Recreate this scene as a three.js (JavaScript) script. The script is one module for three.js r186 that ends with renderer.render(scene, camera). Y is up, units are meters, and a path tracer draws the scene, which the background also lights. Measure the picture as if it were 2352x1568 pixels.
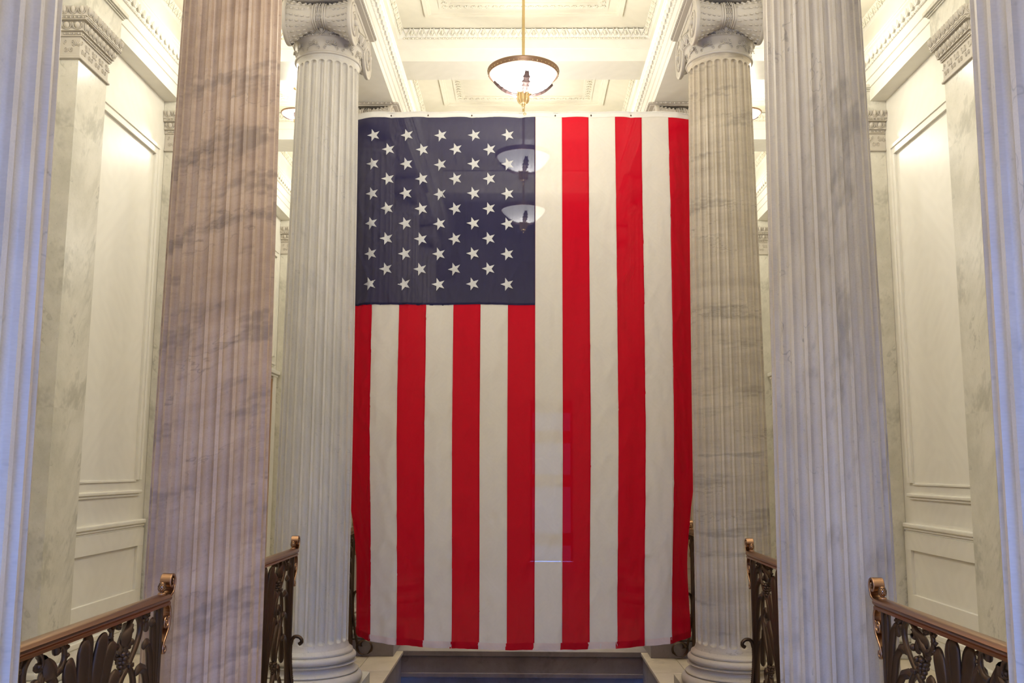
import * as THREE from 'three';
import { mergeGeometries, mergeVertices, toCreasedNormals } from 'three/addons/utils/BufferGeometryUtils.js';
import { RoundedBoxGeometry } from 'three/addons/geometries/RoundedBoxGeometry.js';
import { RectAreaLightUniformsLib } from 'three/addons/lights/RectAreaLightUniformsLib.js';
import { createNoise2D, createNoise3D } from 'simplex-noise';

// ---------------------------------------------------------------- camera, light, exposure
// Heights are metres above the gallery floor; depth D from the camera's plane is -z.
const EYE = 1.92;
const camera = new THREE.PerspectiveCamera(40.68, 2352 / 1568, 0.05, 60);
camera.position.set(0.015, EYE, 0);
camera.rotation.order = 'YXZ';
camera.rotation.set(7.831 * Math.PI / 180, 0.7586 * Math.PI / 180, 0.25 * Math.PI / 180);

const scene = new THREE.Scene();
scene.background = new THREE.Color().setRGB(2.8, 6.8, 24.5);   // open blue sky, seen only through the doorway behind the camera
const renderer = new THREE.WebGLRenderer({ antialias: true });
renderer.toneMapping = THREE.LinearToneMapping;
renderer.toneMappingExposure = 1.01;
renderer.shadowMap.enabled = true;
RectAreaLightUniformsLib.init();

const LAMP_COLOR = new THREE.Color().setRGB(1.0, 0.95, 0.86);
const LAMP_UP = 1.2;            // candela of the bulbs inside a nave bowl
const LAMP_DOWN = 5.3;          // candela through the glass of a nave bowl
const BOWL_GLOW = 2.7;
const DAY_COLOR = new THREE.Color().setRGB(0.19, 0.36, 1.0);

// ---------------------------------------------------------------- helpers
function mulberry(seed) { return () => { seed = (seed + 0x6d2b79f5) | 0; let t = Math.imul(seed ^ (seed >>> 15), 1 | seed); t = (t + Math.imul(t ^ (t >>> 7), 61 | t)) ^ t; return ((t ^ (t >>> 14)) >>> 0) / 4294967296; }; }
const V3 = (x, y, z) => new THREE.Vector3(x, y, z);
const V2 = (x, y) => new THREE.Vector2(x, y);
const TAU = Math.PI * 2;
const clamp = (x, a = 0, b = 1) => Math.min(b, Math.max(a, x));
const smooth = (a, b, x) => { const t = clamp((x - a) / (b - a)); return t * t * (3 - 2 * t); };
const used = {};
function numbered(name) {
  const n = used[name] = (used[name] ?? -1) + 1;
  return n ? `${name}_${String(n).padStart(3, '0')}` : name;
}
function shade(m) { m.castShadow = true; m.receiveShadow = true; return m; }
function part(name, geometry, material, parent) {
  const m = shade(new THREE.Mesh(geometry, material)); m.name = name; parent.add(m); return m;
}
function tag(o, label, category, group) {
  o.userData.label = label; o.userData.category = category;
  if (group) o.userData.group = group;
  return o;
}
function thing(name, [x, y, z] = [0, 0, 0], turn = 0) {
  const g = new THREE.Group(); g.name = numbered(name); g.position.set(x, y, z); g.rotation.y = turn; scene.add(g); return g;
}
function copyOf(o, name, [x, y, z], turn = 0) {
  const c = o.clone(); c.name = numbered(name); c.userData = {}; c.position.set(x, y, z); c.rotation.y = turn; scene.add(c); return c;
}
function structure(name) { const g = new THREE.Group(); g.name = name; g.userData.kind = 'structure'; scene.add(g); return g; }
function plain(g) {
  const n = g.index ? g.toNonIndexed() : g.clone();
  for (const k of Object.keys(n.attributes)) if (!['position', 'normal', 'uv'].includes(k)) n.deleteAttribute(k);
  if (!n.attributes.normal) n.computeVertexNormals();
  if (!n.attributes.uv) n.setAttribute('uv', new THREE.BufferAttribute(new Float32Array(n.attributes.position.count * 2), 2));
  return n;
}
const merge = (list) => mergeGeometries(list.map(plain));
function metric(g, shift = 0) {            // uv in metres, by the way each face points
  const n = plain(g), p = n.attributes.position, uv = n.attributes.uv, a = V3(), b = V3(), c = V3();
  for (let i = 0; i < p.count; i += 3) {
    a.fromBufferAttribute(p, i); b.fromBufferAttribute(p, i + 1); c.fromBufferAttribute(p, i + 2);
    const f = b.clone().sub(a).cross(c.clone().sub(a)), x = Math.abs(f.x), y = Math.abs(f.y), z = Math.abs(f.z);
    [a, b, c].forEach((v, k) => uv.setXY(i + k, shift + (x > y && x > z ? v.z : v.x), shift * 0.7 + (y >= x && y >= z ? v.z : v.y)));
  }
  return n;
}
function box(x0, x1, y0, y1, z0, z1) { return new THREE.BoxGeometry(Math.abs(x1 - x0), Math.abs(y1 - y0), Math.abs(z1 - z0)).translate((x0 + x1) / 2, (y0 + y1) / 2, (z0 + z1) / 2); }
function round(x0, x1, y0, y1, z0, z1, r = 0.008) { return new RoundedBoxGeometry(Math.abs(x1 - x0), Math.abs(y1 - y0), Math.abs(z1 - z0), 2, r).translate((x0 + x1) / 2, (y0 + y1) / 2, (z0 + z1) / 2); }
function alongZ(points, d0, d1) {          // a profile of [x, y] drawn out between two depths
  const s = new THREE.Shape(points.map(([x, y]) => V2(x, y)));
  return new THREE.ExtrudeGeometry(s, { depth: d1 - d0, bevelEnabled: false }).translate(0, 0, -d1);
}
function alongX(points, x0, x1) {          // a profile of [depth, y] drawn out between two x
  const s = new THREE.Shape(points.map(([d, y]) => V2(d, y)));
  return new THREE.ExtrudeGeometry(s, { depth: x1 - x0, bevelEnabled: false }).rotateY(Math.PI / 2).translate(x0, 0, 0);
}
function lathe(points, n = 48) { return new THREE.LatheGeometry(points.map(([r, y]) => V2(Math.max(r, 1e-4), y)), n); }
function arcPoints(cx, cy, rx, ry, a0, a1, n) { const o = []; for (let i = 0; i <= n; i++) { const a = a0 + (a1 - a0) * i / n; o.push([cx + rx * Math.cos(a), cy + ry * Math.sin(a)]); } return o; }
function taperTube(points, radii, sides = 7, steps = 0, flat = 1) {   // a tube through points whose radius runs through radii
  const curve = new THREE.CatmullRomCurve3(points), n = steps || points.length * 4, pos = [], idx = [], uv = [];
  const frames = curve.computeFrenetFrames(n, false);
  for (let i = 0; i <= n; i++) {
    const t = i / n, c = curve.getPoint(t), f = t * (radii.length - 1), k = Math.min(radii.length - 2, Math.floor(f)), r = radii[k] + (radii[k + 1] - radii[k]) * (f - k);
    for (let j = 0; j <= sides; j++) {
      const a = j / sides * TAU, v = frames.normals[i].clone().multiplyScalar(Math.cos(a) * r).addScaledVector(frames.binormals[i], Math.sin(a) * r * flat).add(c);
      pos.push(v.x, v.y, v.z); uv.push(j / sides, t);
    }
  }
  const w = sides + 1;
  for (let i = 0; i < n; i++) for (let j = 0; j < sides; j++) { const a = i * w + j; idx.push(a, a + w, a + 1, a + 1, a + w, a + w + 1); }
  const c0 = pos.length / 3, A = curve.getPoint(0), B = curve.getPoint(1);
  pos.push(A.x, A.y, A.z, B.x, B.y, B.z); uv.push(0, 0, 0, 1);
  for (let j = 0; j < sides; j++) { idx.push(c0, j, j + 1, c0 + 1, n * w + j + 1, n * w + j); }
  const g = new THREE.BufferGeometry();
  g.setAttribute('position', new THREE.Float32BufferAttribute(pos, 3)); g.setAttribute('uv', new THREE.Float32BufferAttribute(uv, 2)); g.setIndex(idx); g.computeVertexNormals();
  return g;
}
function spiralPoints(cx, cy, r0, r1, a0, a1, n, z = 0) { const o = []; for (let i = 0; i <= n; i++) { const t = i / n, a = a0 + (a1 - a0) * t, r = r0 + (r1 - r0) * t; o.push(V3(cx + r * Math.cos(a), cy + r * Math.sin(a), z)); } return o; }
function ribbon(pts, width, thick) {       // a strip of metal bent along pts in the xy plane, its width along z
  const L = [], R = [];
  pts.forEach((p, i) => {
    const a = pts[Math.max(0, i - 1)], b = pts[Math.min(pts.length - 1, i + 1)], n = V2(-(b.y - a.y), b.x - a.x).normalize().multiplyScalar(thick / 2);
    L.push(V2(p.x + n.x, p.y + n.y)); R.push(V2(p.x - n.x, p.y - n.y));
  });
  return new THREE.ExtrudeGeometry(new THREE.Shape([...L, ...R.reverse()]), { depth: width - 0.006, bevelEnabled: true, bevelSize: 0.0015, bevelThickness: 0.003, bevelSegments: 1 }).translate(0, 0, -width / 2 + 0.003);
}

// ---------------------------------------------------------------- textures and materials
function texture(w, h, colorAt, { repeat = [1, 1], srgb = true } = {}) {
  const data = new Uint8Array(w * h * 4);
  for (let j = 0; j < h; j++) for (let i = 0; i < w; i++) {
    const c = colorAt(i / w, j / h), k = (j * w + i) * 4;
    data[k] = clamp(c[0], 0, 255); data[k + 1] = clamp(c[1], 0, 255); data[k + 2] = clamp(c[2], 0, 255); data[k + 3] = 255;
  }
  const t = new THREE.DataTexture(data, w, h, THREE.RGBAFormat);
  t.wrapS = t.wrapT = THREE.RepeatWrapping; t.magFilter = THREE.LinearFilter; t.minFilter = THREE.LinearMipmapLinearFilter; t.generateMipmaps = true;
  if (srgb) t.colorSpace = THREE.SRGBColorSpace;
  t.repeat.set(...repeat); t.needsUpdate = true;
  return t;
}
const mixc = (a, b, t) => [a[0] + (b[0] - a[0]) * t, a[1] + (b[1] - a[1]) * t, a[2] + (b[2] - a[2]) * t];
// marble sampled on a cylinder's skin, so that it has no seam: clouds, smoky bands, thin broken veins, specks
function marble(w, h, seed, o) {
  const rnd = mulberry(seed), n3 = createNoise3D(rnd), m3 = createNoise3D(rnd);
  const { base, cloud, smoke, vein, smokeAmount = 0.5, smokeAt = 0.2, veinAmount = 0.4, veinScale = 1.6, veinWidth = 0.03, stretch = [1, 1, 1], slant = 0.4, tall = 5, radius = 0.3, specks = 0.25 } = o;
  return texture(w, h, (u, v) => {
    const a = u * TAU, X = Math.cos(a) * radius, Z = Math.sin(a) * radius, Y = v * tall;
    const x = X * stretch[0], y = Y * stretch[1] + (X + 0.4 * Z) * slant, z = Z * stretch[2];
    const wx = 0.22 * n3(x * 1.9, y * 1.9, z * 1.9 + 9), wy = 0.22 * m3(x * 1.9 + 5, y * 1.9, z * 1.9);
    const f1 = n3(x * 1.3 + wx, y * 1.3 + wy, z * 1.3), f2 = m3(x * 3.4 + wx, y * 3.4 + wy, z * 3.4), f3 = n3(x * 8.5 + wx * 2, y * 8.5, z * 8.5), f4 = m3(x * 21, y * 21, z * 21);
    let c = mixc(base, cloud, clamp(0.5 + 0.42 * f1 + 0.28 * f2 + 0.16 * f3 + 0.1 * f4));
    const sm = 0.55 * m3(x * 0.9 + 11 + wx, y * 1.5 + wy, z * 0.9) + 0.3 * n3(x * 2.6, y * 3.8 + wy * 2, z * 2.6 + 3) + 0.2 * f3 + 0.12 * f4;
    c = mixc(c, smoke, smooth(smokeAt, smokeAt + 0.55, sm) * smokeAmount);
    const q = m3(x * veinScale + wx * 1.4 + 3, y * veinScale + wy * 1.4, z * veinScale) + 0.2 * f2 + 0.22 * f3 + 0.16 * f4;
    const gate = smooth(0.15, 0.6, n3(x * 1.1 + 7, y * 1.4, z * 1.1) + 0.25 * f3);
    const line = Math.max(0, 1 - Math.abs(q) / veinWidth);
    c = mixc(c, vein, line * gate * veinAmount);
    const sp = m3(X * 30 + wx, Y * 17, Z * 30);
    if (sp > 0.8) c = mixc(c, vein, Math.min(1, (sp - 0.8) * 6) * specks * 0.8);
    const grain = n3(X * 110, Y * 110, Z * 110) * 3.5;
    return [c[0] + grain, c[1] + grain, c[2] + grain];
  });
}
const polished = (map, extra = {}) => new THREE.MeshPhysicalMaterial({ map, roughness: 0.42, metalness: 0, specularIntensity: 0.7, ...extra });

const rosy = polished(marble(1024, 2048, 11, { base: [191, 166, 139], cloud: [173, 148, 123], smoke: [130, 114, 99], vein: [102, 91, 81], smokeAmount: 0.5, smokeAt: 0.12, veinAmount: 0.35, veinScale: 1.3, veinWidth: 0.05, stretch: [0.75, 2.0, 0.75], slant: -0.8, specks: 0.25 }));
const silver = polished(marble(1024, 2048, 23, { base: [198, 191, 176], cloud: [184, 178, 164], smoke: [160, 155, 144], vein: [104, 100, 92], smokeAmount: 0.4, smokeAt: 0.3, veinAmount: 0.22, veinScale: 1.2, veinWidth: 0.026, stretch: [1.3, 0.75, 1.3], slant: 1.1, specks: 0.16 }));
const sandy = polished(marble(1024, 2048, 37, { base: [189, 176, 152], cloud: [172, 159, 136], smoke: [140, 131, 114], vein: [104, 98, 86], smokeAmount: 0.55, smokeAt: 0.2, veinAmount: 0.45, veinScale: 1.1, veinWidth: 0.035, stretch: [0.5, 2.9, 0.5], slant: 0.12, specks: 0.18 }));
const dove = polished(marble(1024, 2048, 51, { base: [196, 185, 165], cloud: [179, 168, 150], smoke: [148, 139, 124], vein: [98, 94, 90], smokeAmount: 0.6, smokeAt: 0.2, veinAmount: 0.4, veinScale: 1.5, veinWidth: 0.035, stretch: [1.5, 0.65, 1.5], slant: 0.7, specks: 0.18 }));
const mossy = polished(marble(1024, 1024, 67, { base: [218, 213, 197], cloud: [198, 194, 177], smoke: [166, 163, 147], vein: [118, 116, 102], smokeAmount: 0.55, smokeAt: 0.1, veinAmount: 0.32, veinScale: 3.4, veinWidth: 0.12, stretch: [1.2, 1.0, 1.2], slant: 1.6, tall: 2.4, radius: 0.38, specks: 0.2 }), { roughness: 0.3 });
mossy.map.repeat.set(1 / 2.4, 1 / 2.4);
const carved = new THREE.MeshPhysicalMaterial({ color: 0xbdb5a6, roughness: 0.62, specularIntensity: 0.5 });
const pale = polished(marble(512, 512, 71, { base: [212, 199, 175], cloud: [196, 183, 158], smoke: [172, 160, 138], vein: [150, 142, 126], tall: 2, radius: 0.32 }));
pale.map.repeat.set(0.5, 0.5);
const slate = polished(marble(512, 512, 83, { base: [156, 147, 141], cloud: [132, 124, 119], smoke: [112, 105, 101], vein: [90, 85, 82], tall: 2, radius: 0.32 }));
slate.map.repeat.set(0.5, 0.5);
const pn = createNoise2D(mulberry(5));
const plasterMap = texture(512, 512, (u, v) => {
  const A = u * TAU, B = v * TAU, g = 2.2 * pn(Math.cos(A) * 2 + Math.sin(B) * 2, Math.sin(A) * 2 + Math.cos(B) * 2) + 1.6 * pn(u * 190, v * 190);
  return [230 + g, 226 + g, 212 + g];
}, { repeat: [0.5, 0.5] });
const cream = new THREE.MeshPhysicalMaterial({ map: plasterMap, roughness: 0.34, specularIntensity: 0.8 });
const plaster = new THREE.MeshPhysicalMaterial({ map: plasterMap, color: 0xfbfaf3, roughness: 0.6, specularIntensity: 0.5 });
const bronze = new THREE.MeshPhysicalMaterial({ color: new THREE.Color().setRGB(0.36, 0.20, 0.105), metalness: 1, roughness: 0.3 });
const patina = (() => {
  const n = createNoise3D(mulberry(91));
  const t = texture(256, 256, (u, v) => { const k = 0.5 + 0.5 * n(Math.cos(u * TAU) * 2, Math.sin(u * TAU) * 2, v * 7); return mixc([96, 71, 50], [62, 53, 45], k); });
  return new THREE.MeshPhysicalMaterial({ map: t, metalness: 0.75, roughness: 0.42, specularIntensity: 0.6 });
})();
const brass = new THREE.MeshPhysicalMaterial({ color: new THREE.Color().setRGB(0.62, 0.47, 0.24), metalness: 1, roughness: 0.34 });
const darkBrass = new THREE.MeshPhysicalMaterial({ color: new THREE.Color().setRGB(0.30, 0.19, 0.12), metalness: 0.8, roughness: 0.45 });
const leafBronze = new THREE.MeshPhysicalMaterial({ color: new THREE.Color().setRGB(0.12, 0.075, 0.07), metalness: 0.25, roughness: 0.6 });
const glowGlass = new THREE.MeshPhysicalMaterial({ color: 0xffffff, roughness: 0.4, emissive: LAMP_COLOR.clone().lerp(new THREE.Color(1, 1, 1), 0.6), emissiveIntensity: BOWL_GLOW, side: THREE.DoubleSide });
const oak = new THREE.MeshPhysicalMaterial({ color: 0x9a6a3c, roughness: 0.45 });

// ---------------------------------------------------------------- carved bands: x runs along, y up, z out
function eggUnit(p, h, d) {
  const egg = new THREE.SphereGeometry(1, 9, 7).scale(p * 0.27, h * 0.52, d), rim = [];
  for (let i = 0; i <= 8; i++) { const a = Math.PI * (1.08 + 0.84 * i / 8) - (i - 4) * 0.05 + 0; rim.push(V3(Math.cos(a) * p * 0.40, h * 0.12 + Math.sin(a) * h * 0.62, d * 0.35)); }
  rim.unshift(V3(-p * 0.43, h * 0.45, d * 0.2)); rim.push(V3(p * 0.43, h * 0.45, d * 0.2));
  const shell = taperTube(rim, [p * 0.05, p * 0.07, p * 0.05], 5, 12), dart = new THREE.ConeGeometry(p * 0.07, h * 0.75, 5).rotateX(Math.PI).translate(p / 2, -h * 0.1, d * 0.3);
  return merge([egg, shell, dart]);
}
function beadUnit(p, r) { return merge([new THREE.SphereGeometry(r, 7, 5).scale(p * 0.3 / r, 1, 1), new THREE.CylinderGeometry(r * 0.85, r * 0.85, p * 0.1, 7).rotateZ(Math.PI / 2).translate(p * 0.42, 0, 0), new THREE.CylinderGeometry(r * 0.85, r * 0.85, p * 0.1, 7).rotateZ(Math.PI / 2).translate(p * 0.58, 0, 0)]); }
function leafUnit(p, h, d) {
  const g = [], r = p * 0.055;
  for (const s of [-1, 1]) g.push(taperTube([V3(s * p * 0.04, -h * 0.48, d * 0.2), V3(s * p * 0.10, -h * 0.15, d * 0.55), V3(s * p * 0.26, h * 0.12, d * 0.9), V3(s * p * 0.34, h * 0.5, d)], [r, r, r * 1.1], 5, 8));
  g.push(new THREE.SphereGeometry(1, 7, 6).scale(p * 0.13, h * 0.36, d * 0.5).translate(p / 2, -h * 0.02, d * 0.5));
  for (const s of [-1, 1]) g.push(new THREE.SphereGeometry(1, 6, 5).scale(p * 0.06, h * 0.26, d * 0.35).rotateZ(s * 0.55).translate(p / 2 - s * p * 0.15, -h * 0.26, d * 0.3));
  return merge(g);
}
function band(unit, pitch, length, x0 = -length / 2) {
  const n = Math.max(1, Math.round(length / pitch)), q = length / n, out = [];
  for (let i = 0; i < n; i++) out.push(unit.clone().scale(q / pitch, 1, 1).translate(x0 + (i + 0.5) * q, 0, 0));
  return mergeGeometries(out);
}
const eggSmall = eggUnit(0.075, 0.062, 0.022), eggBig = eggUnit(0.115, 0.095, 0.03), beadSmall = beadUnit(0.036, 0.011), beadBig = beadUnit(0.05, 0.014), leafBig = leafUnit(0.118, 0.085, 0.03);

// ---------------------------------------------------------------- the room's measures
const AX = 1.76;                           // column lines at x = -AX and AX
const WX = 4.02;                           // faces of the side walls
const COLS = [2.74, 5.31, 7.88, 10.23, 12.75, 15.3];
const PILS = [2.6, 5.2, 7.785, 10.14, 12.65, 15.12];
const D_BACK = -0.7, D_END = 19.6;
const SOFFIT = EYE + 4.05, CEIL = EYE + 4.97, CROSS = EYE + 4.60;

// floor, with the stair well between the column lines
const floor = structure('floor');
const WELL = 1.255, WELL0 = 5.2, WELL1 = 10.1, SLAB = 0.2;
for (const s of [-1, 1]) {
  part('slab', metric(box(s * WELL + s * 0.32, s * (WX + 0.3), -SLAB, 0, -D_BACK, -D_END)), pale, floor);
  for (let d = WELL0; d < WELL1 - 0.1; d += 0.98) part('coping_stone', metric(round(s * WELL, s * (WELL + 0.318), -0.035, 0.0, -d - 0.003, -Math.min(d + 0.977, WELL1), 0.006), d), pale, floor);
  part('well_wall', metric(box(s * (WELL + 0.02), s * (WELL + 0.4), -3.2, -0.035, -WELL0, -WELL1)), slate, floor);  // dark slate right up to the thin coping, standing for its shadowed side
}
part('slab', metric(box(-WELL - 0.32, WELL + 0.32, -SLAB, 0, -D_BACK, -WELL0)), pale, floor);
part('slab', metric(box(-WELL - 0.32, WELL + 0.32, -SLAB, 0, -WELL1 - 0.06, -D_END)), pale, floor);
part('nosing', metric(round(-WELL - 0.3, WELL + 0.3, -0.05, 0.004, -WELL1 + 0.02, -WELL1 - 0.4, 0.006)), slate, floor);
part('well_wall', metric(box(-WELL - 0.3, WELL + 0.3, -0.22, -0.05, -WELL1, -WELL1 - 0.2)), slate, floor);
part('well_molding', metric(round(-WELL - 0.3, WELL + 0.3, -0.27, -0.22, -WELL1 + 0.015, -WELL1 - 0.2, 0.01)), slate, floor);
part('well_wall', metric(box(-WELL - 0.3, WELL + 0.3, -3.2, -0.27, -WELL1 - 0.06, -WELL1 - 0.3)), slate, floor);
part('well_wall', metric(box(-WELL - 0.3, WELL + 0.3, -3.2, -SLAB, -WELL0, -WELL0 + 0.2)), slate, floor);
part('well_floor', metric(box(-WELL - 0.3, WELL + 0.3, -3.4, -3.2, -WELL0 + 0.2, -WELL1 - 0.3)), slate, floor);

// side walls with their panels
function wallBay(g, s, d0, d1, door) {
  const X = (out) => s * (WX - out), p0 = d0 + 0.14, p1 = d1 - 0.14, q = (name, o0, o1, y0, y1, a, b, m = cream, r = 0.004) => part(name, metric(round(X(o0), X(o1), y0 + EYE, y1 + EYE, -a, -b, r)), m, g);
  const low = door ? 1.74 : -0.155, top = 3.49;
  // stepped frame of the tall panel
  for (const [o, a] of [[0.035, 0], [0.022, 0.035], [0.03, 0.075]]) {
    const w = 0.04;
    q('panel_molding', -0.01, o, top - a - w, top - a, p0 + a, p1 - a);
    q('panel_molding', -0.01, o, low + 0.02, top - a - w, p0 + a, p0 + a + w); q('panel_molding', -0.01, o, low + 0.02, top - a - w, p1 - a - w, p1 - a);
  }
  q('panel_molding', -0.01, 0.018, low, low + 0.02, p0 + 0.1, p1 - 0.1);
  q('panel_sill', -0.01, 0.04, low - 0.12, low - 0.085, p0 - 0.02, p1 + 0.02, cream, 0.012);
  q('panel_sill', -0.01, 0.022, low - 0.145, low - 0.12, p0 + 0.02, p1 - 0.02, cream, 0.006);
  if (door) {
    q('door_cornice', -0.01, 0.09, 1.47, 1.53, d0 + 0.02, d1 - 0.02, cream, 0.012); q('door_cornice', -0.01, 0.06, 1.43, 1.47, d0 + 0.05, d1 - 0.05, cream, 0.008);
    q('door_casing', -0.01, 0.05, -1.92, 1.43, d0 + 0.1, d0 + 0.28); q('door_casing', -0.01, 0.05, -1.92, 1.43, d1 - 0.28, d1 - 0.1);
    q('door_leaf', -0.01, 0.035, -1.9, 1.39, d0 + 0.28, d1 - 0.28, oak);
    for (const [a, b] of [[-1.7, -0.7], [-0.55, 0.45], [0.6, 1.2]]) q('door_panel', 0.02, 0.05, a, b, d0 + 0.4, d1 - 0.4, oak, 0.01);
    return;
  }
  q('chair_rail', -0.01, 0.05, -0.59, -0.545, d0 + 0.003, d1 - 0.003, cream, 0.014); q('chair_rail', -0.01, 0.032, -0.615, -0.59, d0 + 0.003, d1 - 0.003, cream, 0.006); q('chair_rail', -0.01, 0.02, -0.635, -0.615, d0 + 0.003, d1 - 0.003, cream, 0.005);
  // a sunk panel: the dado stands proud round it
  const t = -0.815, b = -1.26;
  q('dado_rail', -0.01, 0.03, t, -0.635, d0 + 0.003, d1 - 0.003, cream, 0.003); q('dado_rail', -0.01, 0.03, -1.56, b, d0 + 0.003, d1 - 0.003, cream, 0.003);
  q('dado_stile', -0.01, 0.03, b, t, d0 + 0.003, p0, cream, 0.003); q('dado_stile', -0.01, 0.03, b, t, p1, d1 - 0.003, cream, 0.003);
  q('skirting', -0.01, 0.05, -1.62, -1.56, d0 + 0.055, d1 - 0.055, cream, 0.014); q('skirting', -0.01, 0.04, -1.92, -1.62, d0 + 0.055, d1 - 0.055);
}
for (const [side, s] of [['left', -1], ['right', 1]]) {
  const wall = structure(`wall_${side}`);
  part('wall_surface', metric(box(s * WX, s * (WX + 0.3), 0, CEIL + 0.3, -D_BACK, -D_END)), cream, wall);
  for (let i = 0; i + 1 < PILS.length; i++) wallBay(wall, s, PILS[i] + 0.29, PILS[i + 1] - 0.29, i === 4);
}
const wallEnd = structure('wall_front');
for (const [x0, x1, y0, y1] of [[-WX - 0.3, 0.15, 0, CEIL + 0.3], [1.05, WX + 0.3, 0, CEIL + 0.3], [0.15, 1.05, 3.35, CEIL + 0.3]]) part('wall_surface', metric(box(x0, x1, y0, y1, -D_END, -D_END - 0.3)), cream, wallEnd);
const wallBack = structure('wall_back');
for (const [x0, x1, y0, y1] of [[-WX - 0.3, -0.9, 0, CEIL + 0.3], [0.9, WX + 0.3, 0, CEIL + 0.3], [-0.9, 0.9, 4.25, CEIL + 0.3]]) part('wall_surface', metric(box(x0, x1, y0, y1, -D_BACK, -D_BACK + 0.3)), cream, wallBack);

// the doorway behind the camera stands open on a terrace
part('terrace', metric(box(-14, 14, -0.5, -0.15, -D_BACK + 0.3, 26)), slate, structure('floor_terrace'));
part('sky_blocker', metric(box(-30, 30, -0.5, 8.6, 22, 24)), new THREE.MeshPhysicalMaterial({ color: 0x5a4436, roughness: 0.9 }), structure('wall_sky_blocker'));   // added unseen block, keeps the low blue sky off the farther columns
// a glazed door far behind the flag, blue with daylight
function entrance(name, cx, w, h, z, dir, strength) {
  const g = structure(name), m = new THREE.MeshStandardMaterial({ color: 0x222222, emissive: DAY_COLOR, emissiveIntensity: strength, roughness: 0.2 }), n = Math.max(1, Math.round(w)), rail = n > 1 ? 0.05 : 0.13;
  part('window_glass', box(cx - w / 2, cx + w / 2, 0, h, z - 0.02, z + 0.02), m, g);
  for (let i = 0; i <= n; i++) { const x = cx - w / 2 + w * i / n; part('window_frame', round(x - 0.05, x + 0.05, 0, h, z - 0.07, z + 0.07, 0.01), oak, g); }
  for (const y of n > 1 ? [0.06, h * 0.33, h * 0.66, h - 0.05] : [0.45, 1.66, 2.58, h - 0.13]) part('window_frame', round(cx - w / 2 + 0.02, cx + w / 2 - 0.02, y - rail, y + rail, z - 0.06, z + 0.06, 0.01), oak, g);
  const l = new THREE.RectAreaLight(DAY_COLOR, strength, w - 0.1, h - 0.2); l.position.set(cx, h / 2 + 0.05, z + dir * 0.09); l.lookAt(cx, h / 2 + 0.05, z + dir * 2); scene.add(l);
}
entrance('window_2', 0.6, 0.9, 3.35, -D_END - 0.1, 1, 0.7);

// long beams over the column lines
function beamProfile(half, steps) {        // both faces of a beam, soffit up
  const r = steps.map(([o, y]) => [AX + half + o, EYE + y]), l = steps.map(([o, y]) => [AX - half - o, EYE + y]);
  return [...r, ...l.reverse()];
}
const naveSteps = [[0, 4.05], [0, 4.13], [0.012, 4.133], [0.012, 4.22], [0.026, 4.223], [0.026, 4.325], [0.036, 4.33], [0.045, 4.36], [0.075, 4.44], [0.092, 4.455], [0.092, 4.475], [0.1, 4.48], [0.1, 4.50], [0.02, 4.52], [0.02, 4.86], [0.035, 4.87], [0.045, 4.89], [0.085, 4.965], [0.085, 4.99]];
['trim_1', 'trim_2'].forEach((name, k) => {
  const s = k ? 1 : -1, g = structure(name);
  part('beam', metric(alongZ(beamProfile(0.30, naveSteps).map(([x, y]) => [s * x, y]), D_BACK, D_END)), cream, g);
  const L = 14.6, mid = -9.3;
  for (const f of [-1, 1]) {               // both faces carry the carving
    const place = (geo, out, y) => geo.clone().rotateY(f * Math.PI / 2).translate(s * AX + f * (0.30 + out), EYE + y, mid);
    part('egg_and_dart_molding', place(band(eggBig, 0.115, L), 0.058, 4.405), cream, g);
    part('bead_molding', place(band(beadBig, 0.05, L), 0.036, 4.335), cream, g);
    part('leaf_molding', place(band(leafBig, 0.118, L), 0.05, 4.925), plaster, g);
  }
});
// entablatures on the side walls
const wallSteps = [[0.175, 4.05], [0.175, 4.19], [0.187, 4.193], [0.187, 4.285], [0.2, 4.288], [0.2, 4.40], [0.21, 4.405], [0.22, 4.43], [0.25, 4.515], [0.268, 4.53], [0.268, 4.55], [0.276, 4.555], [0.276, 4.575], [0.19, 4.6], [0.19, 4.86], [0.2, 4.87], [0.21, 4.89], [0.25, 4.965], [0.25, 4.99]];
['trim_3', 'trim_4'].forEach((name, k) => {
  const s = k ? 1 : -1, g = structure(name), P = [[-0.05, 4.05], ...wallSteps, [-0.05, 4.99]].map(([o, y]) => [s * (WX - o), EYE + y]);
  part('beam', metric(alongZ(P, D_BACK, D_END)), cream, g);
  const L = 14.6, place = (geo, out, y) => geo.clone().rotateY(-s * Math.PI / 2).translate(s * (WX - out), EYE + y, -9.3);
  part('egg_and_dart_molding', place(band(eggBig, 0.115, L), 0.235, 4.475), cream, g);
  part('bead_molding', place(band(beadBig, 0.05, L), 0.211, 4.41), cream, g);
  part('leaf_molding', place(band(leafBig, 0.118, L), 0.215, 4.925), plaster, g);
});
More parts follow.
